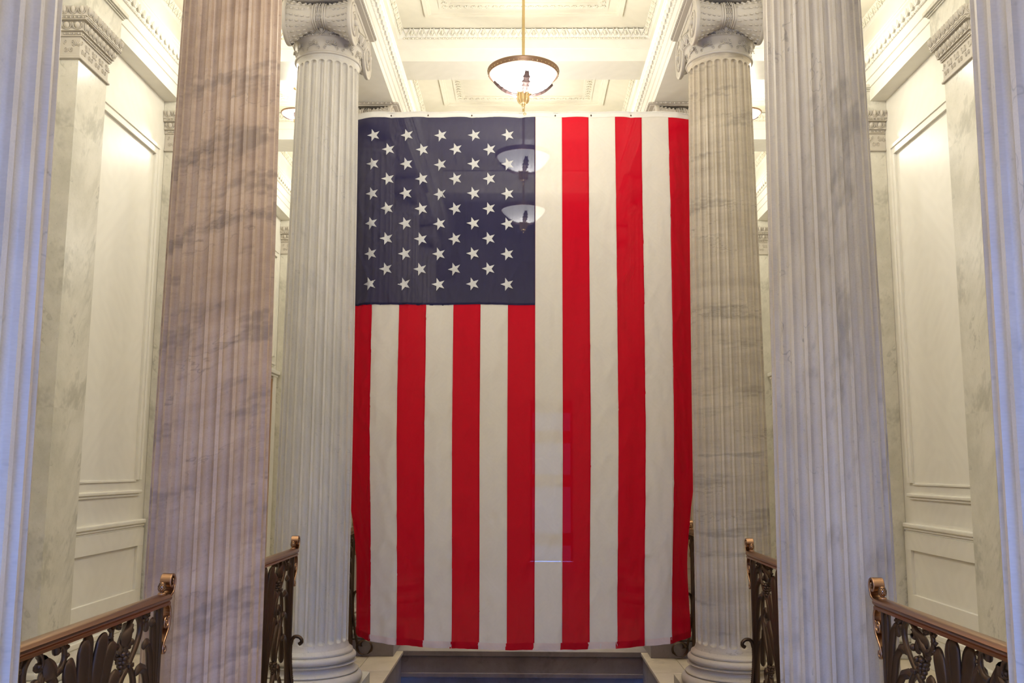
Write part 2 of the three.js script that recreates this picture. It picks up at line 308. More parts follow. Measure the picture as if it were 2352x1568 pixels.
// cross beams over every pair of columns
COLS.forEach((d, i) => {
  const g = structure(`trim_${5 + i}`), h = 0.255, steps = [[0, 4.60], [0, 4.745], [0.014, 4.75], [0.014, 4.86], [0.03, 4.87], [0.07, 4.95], [0.07, 4.956], [0.02, 4.957], [0.02, 4.99]];
  const P = [...steps.map(([o, y]) => [d - h - o, EYE + y]), ...steps.map(([o, y]) => [d + h + o, EYE + y]).reverse()];
  for (const [x0, x1] of [[-1.44, 1.44], [-WX + 0.19, -2.08], [2.08, WX - 0.19]]) {
    part('beam', metric(alongX(P, x0, x1)), cream, g);
    if (i < 2 || i > 4) continue;
    const L = x1 - x0 - 0.1, c = (x0 + x1) / 2;
    part('leaf_molding', band(leafBig, 0.118, L).translate(c, EYE + 4.92, -d + h + 0.045), plaster, g);
    part('bead_molding', band(beadBig, 0.05, L).translate(c, EYE + 4.865, -d + h + 0.026), plaster, g);
  }
});
// coffered ceiling
const ceiling = structure('ceiling');
part('ceiling_slab', metric(box(-WX - 0.3, WX + 0.3, CEIL, CEIL + 0.25, -D_BACK, -D_END)), plaster, ceiling);
{
  const flower = (() => { const g = []; for (let k = 0; k < 6; k++) g.push(new THREE.SphereGeometry(1, 6, 5).scale(0.017, 0.008, 0.008).translate(0.018, 0, 0).rotateY(k * TAU / 6)); g.push(new THREE.SphereGeometry(0.009, 6, 5)); return merge(g); })();
  const frame = (x0, x1, z0, z1, w, h) => merge([box(x0, x1, CEIL - h, CEIL + 0.01, z0, z0 + w), box(x0, x1, CEIL - h, CEIL + 0.01, z1 - w, z1), box(x0, x0 + w, CEIL - h, CEIL + 0.01, z0 + w, z1 - w), box(x1 - w, x1, CEIL - h, CEIL + 0.01, z0 + w, z1 - w)]);
  for (let i = 0; i + 1 < COLS.length; i++) for (const [x0, x1] of [[-1.36, 1.36], [-WX + 0.25, -2.16], [2.16, WX - 0.25]]) {
    const z1 = -COLS[i] - 0.33, z0 = -COLS[i + 1] + 0.33, a = 0.27, b = 0.44;
    part('coffer_molding', metric(frame(x0 + a, x1 - a, z0 + a, z1 - a, 0.045, 0.03)), plaster, ceiling);
    part('coffer_molding', metric(frame(x0 + a + 0.045, x1 - a - 0.045, z0 + a + 0.045, z1 - a - 0.045, 0.025, 0.016)), plaster, ceiling);
    part('coffer_molding', metric(frame(x0 + b, x1 - b, z0 + b, z1 - b, 0.13, 0.012)), plaster, ceiling);
    const row = [];
    for (const z of [z0 + b + 0.065, z1 - b - 0.065]) for (let x = x0 + b + 0.065; x < x1 - b; x += 0.078) row.push(flower.clone().translate(x, CEIL - 0.018, z));
    for (const x of [x0 + b + 0.065, x1 - b - 0.065]) for (let z = z0 + b + 0.145; z < z1 - b - 0.1; z += 0.078) row.push(flower.clone().translate(x, CEIL - 0.018, z));
    part('flower_molding', mergeGeometries(row), plaster, ceiling);
  }
}

// ---------------------------------------------------------------- fluted Ionic columns
const SH0 = 0.46, SH1 = 5.50, R0 = 0.318, R1 = 0.272, NFL = 24;
const shaftR = (y) => { const t = clamp((y - SH0) / (SH1 - SH0)); return R0 + (R1 - R0) * (0.35 * t + 0.65 * t * t); };
function flutedShaft() {
  const ys = [], yA = SH0 + 0.045, yB = SH1 - 0.05, pos = [], uv = [], idx = [];
  for (let i = 0; i <= 12; i++) ys.push(yA + 0.034 * (1 - Math.cos(i / 12 * Math.PI / 2)));
  for (let i = 1; i < 40; i++) ys.push(yA + 0.034 + (yB - yA - 0.068) * i / 40);
  for (let i = 0; i <= 12; i++) ys.push(yB - 0.034 + 0.034 * Math.sin(i / 12 * Math.PI / 2));
  const step = TAU / NFL, wF = step * 0.77, wL = step - wF, M = 12;
  const strip = (a0, a1, m, flute) => {
    const s = pos.length / 3;
    ys.forEach((y) => {
      const r = shaftR(y);
      for (let j = 0; j <= m; j++) {
        const a = a0 + (a1 - a0) * j / m;
        let rr = r;
        if (flute) {
          const half = wF * r / 2, t = (j / m * 2 - 1) * half, e = Math.max(0, yA + half - y, y - (yB - half)), k = half * half - t * t - e * e;
          rr = r - (k > 0 ? Math.sqrt(k) * 0.95 : 0);
        }
        pos.push(Math.cos(a) * rr, y, -Math.sin(a) * rr); uv.push(a / TAU, (y - SH0) / 5.04);
      }
    });
    const w = m + 1;
    for (let i = 0; i + 1 < ys.length; i++) for (let j = 0; j < m; j++) { const q = s + i * w + j; idx.push(q, q + 1, q + w, q + 1, q + w + 1, q + w); }
  };
  for (let k = 0; k < NFL; k++) { const a = k * step - wF / 2; strip(a, a + wF, M, true); strip(a + wF, a + wF + wL, 2, false); }
  const g = new THREE.BufferGeometry();
  g.setAttribute('position', new THREE.Float32BufferAttribute(pos, 3)); g.setAttribute('uv', new THREE.Float32BufferAttribute(uv, 2)); g.setIndex(idx); g.computeVertexNormals();
  const capA = lathe([[R0 + 0.012, SH0 - 0.002], [R0 + 0.006, SH0 + 0.012], [R0 + 0.001, SH0 + 0.03], [shaftR(yA), yA]], 96), capB = lathe([[shaftR(yB), yB], [R1 + 0.001, SH1 - 0.03], [R1 + 0.006, SH1 - 0.014], [R1 + 0.012, SH1]], 96);
  for (const c of [capA, capB]) { const p = c.attributes.position, t = c.attributes.uv; for (let i = 0; i < p.count; i++) t.setXY(i, t.getX(i), (p.getY(i) - SH0) / 5.04); }
  return merge([g, capA, capB]);
}
const shaftGeo = flutedShaft();
const baseGeo = (() => {
  const p = [[R0 + 0.012, SH0], [R0 + 0.022, SH0 - 0.012], [R0 + 0.04, SH0 - 0.022], [R0 + 0.042, SH0 - 0.03], [R0 + 0.042, SH0 - 0.045], [R0 + 0.03, SH0 - 0.046],
    ...arcPoints(0.352, 0.384, 0.036, 0.031, Math.PI / 2, -Math.PI / 2, 10), [0.366, 0.352], [0.366, 0.343],
    ...arcPoints(0.412, 0.315, 0.05, 0.03, Math.PI * 0.62, Math.PI * 1.4, 8), [0.405, 0.278], [0.408, 0.277], [0.408, 0.266], [0.39, 0.265],
    ...arcPoints(0.386, 0.214, 0.056, 0.052, Math.PI / 2, -Math.PI / 2, 12), [0.30, 0.162]];
  const g = lathe(p.reverse(), 72), q = g.attributes.position, t = g.attributes.uv;
  for (let i = 0; i < q.count; i++) t.setXY(i, t.getX(i), q.getY(i) * 0.25);
  return g;
})();
const plinthGeo = (() => { const g = plain(round(-0.44, 0.44, 0, 0.162, -0.44, 0.44, 0.006)), p = g.attributes.position, t = g.attributes.uv; for (let i = 0; i < p.count; i++) t.setXY(i, (p.getX(i) + p.getZ(i)) * 0.4, p.getY(i) * 0.3); return g; })();
// capital pieces, in heights above the floor
const CY = 5.745, VR = 0.195, BZ = 0.355;
const neckGeo = lathe([[0.272, 5.497], [0.286, 5.499], [0.294, 5.504], [0.297, 5.511], [0.294, 5.518], [0.286, 5.522], [0.284, 5.525], [0.281, 5.528], [0.279, 5.56], [0.281, 5.60], [0.288, 5.635], [0.297, 5.648], [0.297, 5.652], [0.308, 5.656], [0.31, 5.663], [0.306, 5.67], [0.3, 5.674], [0.30, 5.68], [0.318, 5.70], [0.335, 5.73], [0.34, 5.76], [0.2, 5.77]], 72);
const ringed = (unit, n, r, y, tilt = 0) => mergeGeometries(Array.from({ length: n }, (_, i) => unit.clone().rotateX(tilt).translate(0, y, r).rotateY(i / n * TAU)));
const echinusEggs = ringed(eggUnit(0.084, 0.075, 0.02), 24, 0.322, 5.712, 0.5);
const echinusBeads = ringed(beadUnit(0.04, 0.009), 48, 0.309, 5.663);
const neckOrnament = (() => {
  const g = [];
  for (let k = 0; k < 11; k++) {
    const u = [];
    for (const s of [-1, 1]) {
      u.push(taperTube(spiralPoints(s * 0.045, 0.012, 0.021, 0.004, s > 0 ? Math.PI * 1.2 : -Math.PI * 0.2, s > 0 ? Math.PI * 4.2 : -Math.PI * 3.2, 16), [0.0032, 0.0022], 4, 22));
      u.push(taperTube(spiralPoints(s * 0.026, -0.026, 0.015, 0.003, s > 0 ? 0.4 : Math.PI - 0.4, s > 0 ? Math.PI * 3.2 : -Math.PI * 2.2, 14), [0.003, 0.002], 4, 18));
    }
    for (let p = -3; p <= 3; p++) u.push(new THREE.SphereGeometry(1, 5, 5).scale(0.0042, 0.017 - Math.abs(p) * 0.0018, 0.004).translate(0, 0.026, 0).rotateZ(-p * 0.42).translate(0.088, -0.012, 0));
    g.push(mergeGeometries(u.map(plain)).scale(1.08, 1.3, 1).translate(0, 5.588, 0.282).rotateY(k / 11 * TAU));
  }
  return mergeGeometries(g);
})();
// a bolster: lathe about x, wide at the scrolls and drawn in at its belt
const mergeBolster = (g) => { const p = g.clone(); p.deleteAttribute('normal'); p.deleteAttribute('uv'); const m = mergeVertices(p, 1e-5); m.computeVertexNormals(); return m; };
const bolsterGeo = (() => {
  const p = [];
  for (let i = 0; i <= 26; i++) { const x = -0.29 + 0.58 * i / 26, t = Math.abs(x) / 0.29; p.push([0.092 + 0.094 * Math.pow(t, 1.7), x]); }
  const body = lathe(p, 36).rotateZ(Math.PI / 2), extra = [];
  for (const x of [-0.052, -0.034, 0.034, 0.052]) extra.push(new THREE.TorusGeometry(0.099, 0.008, 6, 32).rotateY(Math.PI / 2).translate(x, 0, 0));
  for (let ring = 0; ring < 3; ring++) for (let k = 0; k < 18; k++) extra.push(new THREE.ConeGeometry(0.0085, 0.034, 4).scale(1, 1, 0.7).translate(0.098, 0, 0).rotateZ(0).rotateY(0).applyMatrix4(new THREE.Matrix4().makeRotationZ(k / 18 * TAU)).rotateY(Math.PI / 2).translate((ring - 1) * 0.021, 0, 0));
  for (const s of [-1, 1]) for (const [x0, n, rr] of [[0.09, 10, 0.011], [0.135, 14, 0.012], [0.18, 16, 0.013], [0.225, 18, 0.013], [0.262, 20, 0.012]]) for (let k = 0; k < n; k++) {
    const t = x0 / 0.29, r = 0.092 + 0.094 * Math.pow(t, 1.7);
    extra.push(new THREE.SphereGeometry(1, 5, 4).scale(rr * 1.7, rr * 0.8, rr * 0.9).translate(s * x0, r, 0).rotateX((k + (n % 4) / 4) / n * TAU));
  }
  const g = merge([body, ...extra]), q = g.attributes.position;
  for (let i = 0; i < q.count; i++) if (q.getY(i) < 0) { const t = Math.min(1, Math.abs(q.getX(i)) / 0.29), k = (0.040 + 0.146 * Math.pow(t, 1.6)) / (0.092 + 0.094 * Math.pow(t, 1.7)); q.setY(i, q.getY(i) * k); } else { const t = Math.min(1, Math.abs(q.getX(i)) / 0.29); q.setY(i, q.getY(i) * (0.152 + 0.034 * t * t) / (0.092 + 0.094 * Math.pow(t, 1.7))); }   // the under side arches up over the neck
  g.computeVertexNormals();
  return mergeBolster(g);
})();
const voluteGeo = (s) => {                 // the scroll on one end of a bolster, facing s along x; the channel leaves it towards z = 0
  const g = [lathe([[0.0, 0], [0.17, 0.0], [0.17, 0.006], [0.19, 0.006], [VR, 0], [VR, -0.02], [0.185, -0.03]].map(([r, x]) => [r, x]).reverse(), 44).rotateZ(-Math.PI / 2)];
  const pts = []; for (let i = 0; i <= 60; i++) { const a = Math.PI / 2 - i / 60 * TAU * 2.4, r = 0.165 * Math.pow(0.2, i / 60); pts.push(V3(0.004, r * Math.sin(a), r * Math.cos(a))); }
  g.push(taperTube(pts, [0.013, 0.010, 0.006], 6, 110), new THREE.SphereGeometry(0.03, 12, 8).translate(0.012, 0, 0));
  const m = merge(g);
  return m;
};
const VOLUTE = voluteGeo(1);
const channelGeo = (() => {                // sagging channel between two scrolls, on the +x side
  const up = [], dn = [];
  for (let i = 0; i <= 20; i++) { const z = -BZ + 2 * BZ * i / 20, t = Math.abs(z) / BZ; up.push(V2(z, 0.185)); dn.push(V2(z, 0.06 + 0.045 * t * t - 0.012)); }
  const e = (a, b, x0, x1) => new THREE.ExtrudeGeometry(new THREE.Shape([...a, ...b.slice().reverse()]), { depth: x1 - x0, bevelEnabled: false }).rotateY(-Math.PI / 2).translate(x1, 0, 0);
  const lip = [], lip2 = []; dn.forEach((p) => { lip.push(V3(0.004, p.y, p.x)); lip2.push(V3(0.004, 0.172, p.x)); });
  const mirror = (g) => { const c = g.clone().rotateY(Math.PI); return c; };
  void mirror;
  return merge([e(up, dn, -0.05, 0.0), taperTube(lip, [0.013, 0.011, 0.013], 6, 24), taperTube(lip2, [0.012, 0.012], 6, 12)]);
})();
const abacusGeo = merge([round(-0.345, 0.345, 5.93, 5.946, -0.40, 0.40, 0.004), round(-0.36, 0.36, 5.946, 5.97, -0.415, 0.415, 0.006)]);
const abacusEggs = (() => { const u = eggUnit(0.05, 0.022, 0.008), g = []; for (let k = 0; k < 4; k++) { const w = k % 2 ? 0.8 : 0.69, o = k % 2 ? 0.36 : 0.415; g.push(band(u, 0.05, w).translate(0, 5.957, o).rotateY(k * Math.PI / 2)); } return mergeGeometries(g); })();
function makeColumn(material) {
  const g = new THREE.Group();
  part('shaft', shaftGeo, material, g); part('base_molding', baseGeo, material, g); part('plinth', plinthGeo, material, g);
  const cap = part('capital', neckGeo, carved, g);
  part('egg_and_dart_molding', merge([echinusEggs, echinusBeads]), carved, cap); part('neck_ornament', neckOrnament, carved, cap);
  for (const s of [-1, 1]) {
    const b = part('bolster', bolsterGeo, carved, cap); b.position.set(0, CY, s * BZ);
    for (const e of [-1, 1]) { const v = part('volute', VOLUTE, carved, cap); v.position.set(e * 0.29, CY, s * BZ); v.rotation.y = e > 0 ? 0 : Math.PI; }
    const c = part('channel', channelGeo, carved, cap); c.position.set(s * 0.288, CY, 0); c.rotation.y = s > 0 ? 0 : Math.PI;
  }
  part('abacus', merge([abacusGeo, abacusEggs]), carved, cap);
  return g;
}
const kinds = new Map();
function column(x, d, material, turn, label, group) {
  if (!kinds.has(material)) kinds.set(material, makeColumn(material));
  return tag(copyOf(kinds.get(material), 'marble_column', [x, 0, -d], turn), label, 'column', group);
}
column(-AX - 0.034, COLS[0], dove, 0, 'nearest fluted marble column, bluish in daylight, cut by the left edge');
column(AX - 0.014, COLS[0], dove, Math.PI, 'nearest fluted marble column, bluish in daylight, cut by the right edge');
column(-AX - 0.018, COLS[1], rosy, 0, 'thick rosy brown fluted column with dark smoky clouds, left of the flag').scale.set(1.025, 1, 1.025);
column(AX, COLS[1], dove, Math.PI, 'thick grey fluted column without visible capital, right of the flag');
column(-AX, COLS[2], silver, 0, 'pale grey fluted column with scrolled capital touching the blue canton of the flag');
column(AX, COLS[2], sandy, Math.PI, 'sand coloured fluted column with scrolled capital beside the last red stripe');
column(-AX, COLS[3], silver, Math.PI, 'column behind the left edge of the flag, only its plinth and capital top showing').getObjectByName('plinth').material = slate;  // plinth in a darker grey than the rest of its column
column(AX, COLS[3], sandy, 0, 'column behind the right edge of the flag, only its plinth and capital top showing').getObjectByName('plinth').material = slate;  // same darker grey plinth on this side
for (const s of [-1, 1]) for (const d of COLS.slice(4)) column(s * AX, d, s < 0 ? silver : sandy, 0, 'fluted column far behind the flag, a shadow through its cloth', 'columns hidden behind the flag');

// ---------------------------------------------------------------- wall pilasters
const PF = 0.17, PH = 0.268;                // how far the face stands off the wall, half the width
function makePilaster() {                  // built against a wall at x = 0, facing +x
  const g = new THREE.Group();
  part('shaft', metric(box(0, PF, 0.3, EYE + 3.52, -PH, PH)), mossy, g);
  part('base', metric(merge([round(0, PF + 0.05, 0, 0.16, -PH - 0.05, PH + 0.05), round(0, PF + 0.04, 0.16, 0.24, -PH - 0.04, PH + 0.04, 0.03), round(0, PF + 0.02, 0.24, 0.3, -PH - 0.02, PH + 0.02, 0.02)])), mossy, g);
  const cap = part('capital', merge([
    round(0, PF + 0.022, EYE + 3.49, EYE + 3.512, -PH - 0.022, PH + 0.022, 0.009), round(0, PF + 0.01, EYE + 3.512, EYE + 3.53, -PH - 0.01, PH + 0.01, 0.004),
    box(0, PF + 0.004, EYE + 3.53, EYE + 3.70, -PH - 0.004, PH + 0.004),
    box(0, PF + 0.018, EYE + 3.695, EYE + 3.735, -PH - 0.018, PH + 0.018),
    box(0, PF + 0.04, EYE + 3.735, EYE + 3.82, -PH - 0.04, PH + 0.04),
    box(0, PF + 0.075, EYE + 3.82, EYE + 3.855, -PH - 0.075, PH + 0.075), round(0, PF + 0.085, EYE + 3.848, EYE + 3.862, -PH - 0.085, PH + 0.085, 0.003),
    box(0, PF + 0.085, EYE + 3.86, EYE + 3.94, -PH - 0.085, PH + 0.085)]), carved, g);
  part('impost_block', metric(merge([box(0, PF + 0.07, EYE + 3.93, EYE + 4.16, -PH - 0.07, PH + 0.07), box(0, PF + 0.085, EYE + 4.16, EYE + 4.175, -PH - 0.085, PH + 0.085), box(0, PF + 0.095, EYE + 4.178, EYE + 4.19, -PH - 0.095, PH + 0.095), box(0, PF + 0.115, EYE + 4.19, EYE + 4.225, -PH - 0.115, PH + 0.115)])), mossy, g);
  const wrap = (unit, pitch, out, y, tilt = 0) => {
    const list = [], u = unit.clone().rotateX(tilt);
    list.push(band(u, pitch, 2 * (PH + out) - 0.01).rotateY(Math.PI / 2).translate(PF + out, y, 0));
    for (const s of [-1, 1]) list.push(band(u, pitch, PF + out - 0.03).translate((PF + out) / 2 + 0.008, 0, 0).rotateY(s > 0 ? 0 : Math.PI).translate(s > 0 ? 0 : PF + out + 0.016, y, s * (PH + out)));
    return mergeGeometries(list);
  };
  part('bead_molding', merge([wrap(beadSmall, 0.036, 0.02, EYE + 3.715), wrap(beadSmall, 0.036, 0.077, EYE + 3.837)]), carved, cap);
  part('egg_and_dart_molding', wrap(eggSmall, 0.075, 0.046, EYE + 3.778, 0.35), carved, cap);
  part('leaf_molding', wrap(eggUnit(0.088, 0.07, 0.024), 0.088, 0.09, EYE + 3.9, 0.3), carved, cap);
  const curls = [];
  const unit = (() => { const u = [];
    for (const s of [-1, 1]) { u.push(taperTube(spiralPoints(s * 0.03, -0.03, 0.024, 0.005, s > 0 ? 2.6 : 0.5, s > 0 ? 11.5 : -8.4, 16), [0.005, 0.003], 4, 22)); u.push(taperTube(spiralPoints(s * 0.04, 0.032, 0.02, 0.004, s > 0 ? -1.2 : Math.PI + 1.2, s > 0 ? 7 : -3.9, 14), [0.0045, 0.003], 4, 18)); }
    for (let p = -3; p <= 3; p++) u.push(new THREE.SphereGeometry(1, 5, 5).scale(0.006, 0.024 - Math.abs(p) * 0.002, 0.006).translate(0, 0.036, 0).rotateZ(-p * 0.38).translate(0.082, -0.012, 0));
    return merge(u); })();
  for (let k = 0; k < 4; k++) curls.push(unit.clone().scale(0.86, 1.12, 1).rotateY(Math.PI / 2).translate(PF + 0.006, EYE + 3.612, PH - 0.065 - k * 0.13));
  for (const s of [-1, 1]) curls.push(unit.clone().scale(0.8, 1.1, 1).rotateY(s > 0 ? 0 : Math.PI).translate(PF / 2 - s * 0.015 + 0.008, EYE + 3.612, s * (PH + 0.006)));
  part('neck_ornament', mergeGeometries(curls), carved, cap);
  return g;
}
const pilaster0 = makePilaster();
PILS.forEach((d, i) => [-1, 1].forEach((s) => {
  const where = s < 0 ? 'left' : 'right', o = copyOf(pilaster0, 'marble_pilaster', [s * (WX - 0.003), 0, -d], s < 0 ? 0 : Math.PI);
  if (i === 2) tag(o, `veined marble pilaster with carved capital beside the tall cream panel on the ${where} wall`, 'pilaster');
  else if (i === 3) tag(o, `marble pilaster on the ${where} wall, half hidden behind the thick ${s < 0 ? 'rosy' : 'grey'} column`, 'pilaster');
  else if (i === 5) tag(o, `far small pilaster glimpsed between the two ${where} columns`, 'pilaster');
  else tag(o, 'wall pilaster hidden from view behind a fluted column', 'pilaster', 'pilasters hidden behind the columns');
}));

// ---------------------------------------------------------------- bowl chandeliers
const LEAF = (() => {                      // an oak-like bronze leaf lying up the outside of the bowl
  const out = [], n = 72;
  for (let i = 0; i <= n; i++) { const t = i / n, w = 0.010 + 0.022 * Math.sin(Math.PI * Math.min(1, t * 0.92 + 0.08)) * (0.46 + 0.62 * (1 - Math.pow(Math.abs(Math.sin(t * 5 * Math.PI + 0.2)), 0.75))) * (t > 0.93 ? (1 - t) / 0.07 : 1); out.push([t, w]); }
  return out;
})();
const bowlR = (t) => [0.035 + (0.362 - 0.035) * Math.pow(t, 0.78), -0.215 + 0.215 * Math.pow(t, 1.9)];
function bowlLeaf() {
  const pos = [], idx = [];
  LEAF.forEach(([t, w], i) => { const [r, y] = bowlR(0.03 + t * 0.74); for (const [sx, lift] of [[-1, 0.014], [0, 0.026], [1, 0.014]]) pos.push(sx * w * (1.1 + t * 0.7), y - lift, r + lift * 0.8); if (i) { const a = (i - 1) * 3; for (const k of [0, 1]) idx.push(a + k, a + k + 3, a + k + 1, a + k + 1, a + k + 3, a + k + 4); } });
  const n = pos.length / 3, back = pos.slice();
  for (let i = 0; i < back.length; i += 3) { back[i + 1] += 0.005; back[i + 2] -= 0.003; }
  pos.push(...back);
  const m = idx.length; for (let i = 0; i < m; i += 3) idx.push(idx[i] + n, idx[i + 2] + n, idx[i + 1] + n);
  const g = new THREE.BufferGeometry(); g.setAttribute('position', new THREE.Float32BufferAttribute(pos, 3)); g.setIndex(idx); g.computeVertexNormals(); return g;
}
function makeChandelier(drop, parts4 = true) {   // origin at the centre of the rim
  const g = new THREE.Group(), prof = [], inn = [];
  for (let i = 0; i <= 22; i++) { const [r, y] = bowlR(i / 22); prof.push([r, y]); inn.push([Math.max(0.002, r - 0.008), y + 0.008]); }
  part('bowl', lathe([[0.002, -0.216], ...prof, ...inn.reverse(), [0.002, -0.206]], 64), glowGlass, g);
  const rim = part('rim', lathe([[0.352, -0.006], [0.366, -0.022], [0.374, -0.016], [0.378, 0.0], [0.380, 0.016], [0.386, 0.022], [0.384, 0.032], [0.374, 0.034], [0.366, 0.03], [0.362, 0.02], [0.354, 0.0]], 72), darkBrass, g);
  const studs = part('rim_studs', mergeGeometries(Array.from({ length: 48 }, (_, i) => new THREE.SphereGeometry(0.006, 6, 4).translate(0, -0.004, 0.377).rotateY(i / 48 * TAU))), brass, rim); studs.userData.kind = 'stuff';
  const leaf = bowlLeaf();
  for (let k = 0; k < 4; k++) { const l = part('leaf', leaf, leafBronze, g); l.rotation.y = k * Math.PI / 2 + 0.13; }
  const fin = part('finial', lathe([[0.004, -0.372], [0.012, -0.366], [0.012, -0.352], [0.022, -0.345], [0.016, -0.336], [0.03, -0.328], [0.047, -0.3], [0.054, -0.27], [0.052, -0.245], [0.064, -0.222], [0.068, -0.212], [0.03, -0.206]], 28), brass, g);
  part('finial_leaves', mergeGeometries(Array.from({ length: 8 }, (_, k) => taperTube([V3(0, -0.33, 0.03), V3(0, -0.29, 0.053), V3(0, -0.24, 0.057), V3(0, -0.215, 0.076), V3(0, -0.222, 0.088)], [0.006, 0.014, 0.012, 0.007], 6, 14).rotateY(k / 8 * TAU))), brass, fin);
  part('stem', new THREE.CylinderGeometry(0.016, 0.016, drop + 0.19, 14).translate(0, drop / 2 - 0.095, 0), brass, g);
  part('canopy', lathe([[0.012, drop - 0.09], [0.03, drop - 0.07], [0.05, drop - 0.05], [0.09, drop - 0.02], [0.1, drop - 0.002]], 28), brass, g);
  return g;
}
const naveLamp = makeChandelier(CEIL - (EYE + 4.035));
function lampLight(x, y, d, k, ku = k) {           // the bulbs inside the bowl, and what its glass lets down
  const up = new THREE.PointLight(LAMP_COLOR, LAMP_UP * ku, 0, 2); up.position.set(x + 0.07, y + 0.02, -d); up.castShadow = true; up.shadow.radius = 3; scene.add(up);
  const down = new THREE.PointLight(LAMP_COLOR, LAMP_DOWN * k, 0, 2); down.position.set(x, y - 0.62 * Math.sqrt(k), -d); down.castShadow = true; down.shadow.radius = 5; scene.add(down);
}
for (const d of [1.45, 4.03, 6.6, 9.05, 11.6, 14.1]) {
  const o = copyOf(naveLamp, 'bowl_chandelier', [0, EYE + 4.035, -d]);
  if (d === 9.05) tag(o, 'bright glass bowl chandelier with bronze leaves hanging above the flag', 'chandelier');
  else if (d === 11.6) tag(o, 'chandelier behind the flag, its bowl glowing through the top of the canton', 'chandelier');
  else if (d === 14.1) tag(o, 'farthest chandelier behind the flag, glowing faintly lower through the canton', 'chandelier');
  else tag(o, 'bowl chandelier hanging outside the picture above the gallery', 'chandelier', 'chandeliers above the picture');
  o.scale.set(0.965, 1, 0.965);
  lampLight(0, EYE + 4.035, d, 1);
}
for (const s of [-1, 1]) for (const d of [1.45, 4.03, 6.6, 9.05, 11.6, 14.1]) {
  const k = 0.52, y = EYE + 4.62, o = copyOf(naveLamp, 'ceiling_bowl_lamp', [s < 0 ? -3.0 : 2.92, y, -d]);
  o.scale.set(k, (CEIL - y) / (CEIL - EYE - 4.035), k);
  if (d === 11.6) tag(o, `small bowl lamp at the ${s < 0 ? 'left' : 'right'} aisle ceiling, seen between two columns`, 'ceiling lamp');
  else tag(o, 'small aisle bowl lamp hidden behind columns or above the picture', 'ceiling lamp', 'hidden aisle bowl lamps');
  lampLight(s < 0 ? -3.0 : 2.92, y, d, 0.52, 0.42);
}

// ---------------------------------------------------------------- bronze railings (local x runs along the rail, away from the camera)
function petal(pts, w, h, ridge = 0.004, n = 26) {   // a lens-shaped leaf swept along pts in the xy plane
  const c = new THREE.CatmullRomCurve3(pts.map(([x, y, z = 0]) => V3(x, y, z))), pos = [], idx = [], m = 8, cap = 1 - clamp(w * 1.1 / c.getLength(), 0.05, 0.5);
  for (let i = 0; i <= n; i++) {
    const q = i / n, t = q < 0.55 ? q / 0.55 * cap : cap + (1 - cap) * Math.sin((q - 0.55) / 0.45 * Math.PI / 2), p = c.getPointAt(t), T = c.getTangentAt(t), N = V3(-T.y, T.x, 0).normalize(), wid = w * (0.3 + 0.7 * smooth(0, 0.75, t)) * (t > cap ? Math.sqrt(Math.max(0.004, 1 - Math.pow((t - cap) / (1 - cap), 2))) : 1);
    for (let j = 0; j <= 2 * m; j++) { const f = j <= m ? -1 + 2 * j / m : 1 - 2 * (j - m) / m, side = j <= m ? 1 : -1, z = side * (h * Math.pow(Math.max(0, 1 - f * f), 0.8) + (Math.abs(f) < 0.02 ? ridge : 0)) * (t > cap ? Math.sqrt(Math.max(0.004, 1 - Math.pow((t - cap) / (1 - cap), 2))) : 1); pos.push(p.x + N.x * wid * f, p.y + N.y * wid * f, p.z + z); }
  }
  const k = 2 * m + 1;
  for (let i = 0; i < n; i++) for (let j = 0; j < 2 * m; j++) { const a = i * k + j; idx.push(a, a + k, a + 1, a + 1, a + k, a + k + 1); }
  const g = new THREE.BufferGeometry(); g.setAttribute('position', new THREE.Float32BufferAttribute(pos, 3)); g.setIndex(idx); g.computeVertexNormals(); return g;
}
const RT = 1.30, RH = 0.72;                // top of the handrail, half the length of a panel
const grapes = (() => { const g = [], r = mulberry(3); for (let row = 0; row < 5; row++) { const n = [5, 6, 5, 3, 1][row]; for (let k = 0; k < n; k++) { const a = k / n * TAU + row; g.push(new THREE.SphereGeometry(0.0125, 8, 6).translate(Math.cos(a) * (0.021 - row * 0.0042) + r() * 0.003, -row * 0.0165, Math.sin(a) * (0.018 - row * 0.0035))); } } return merge(g); })();
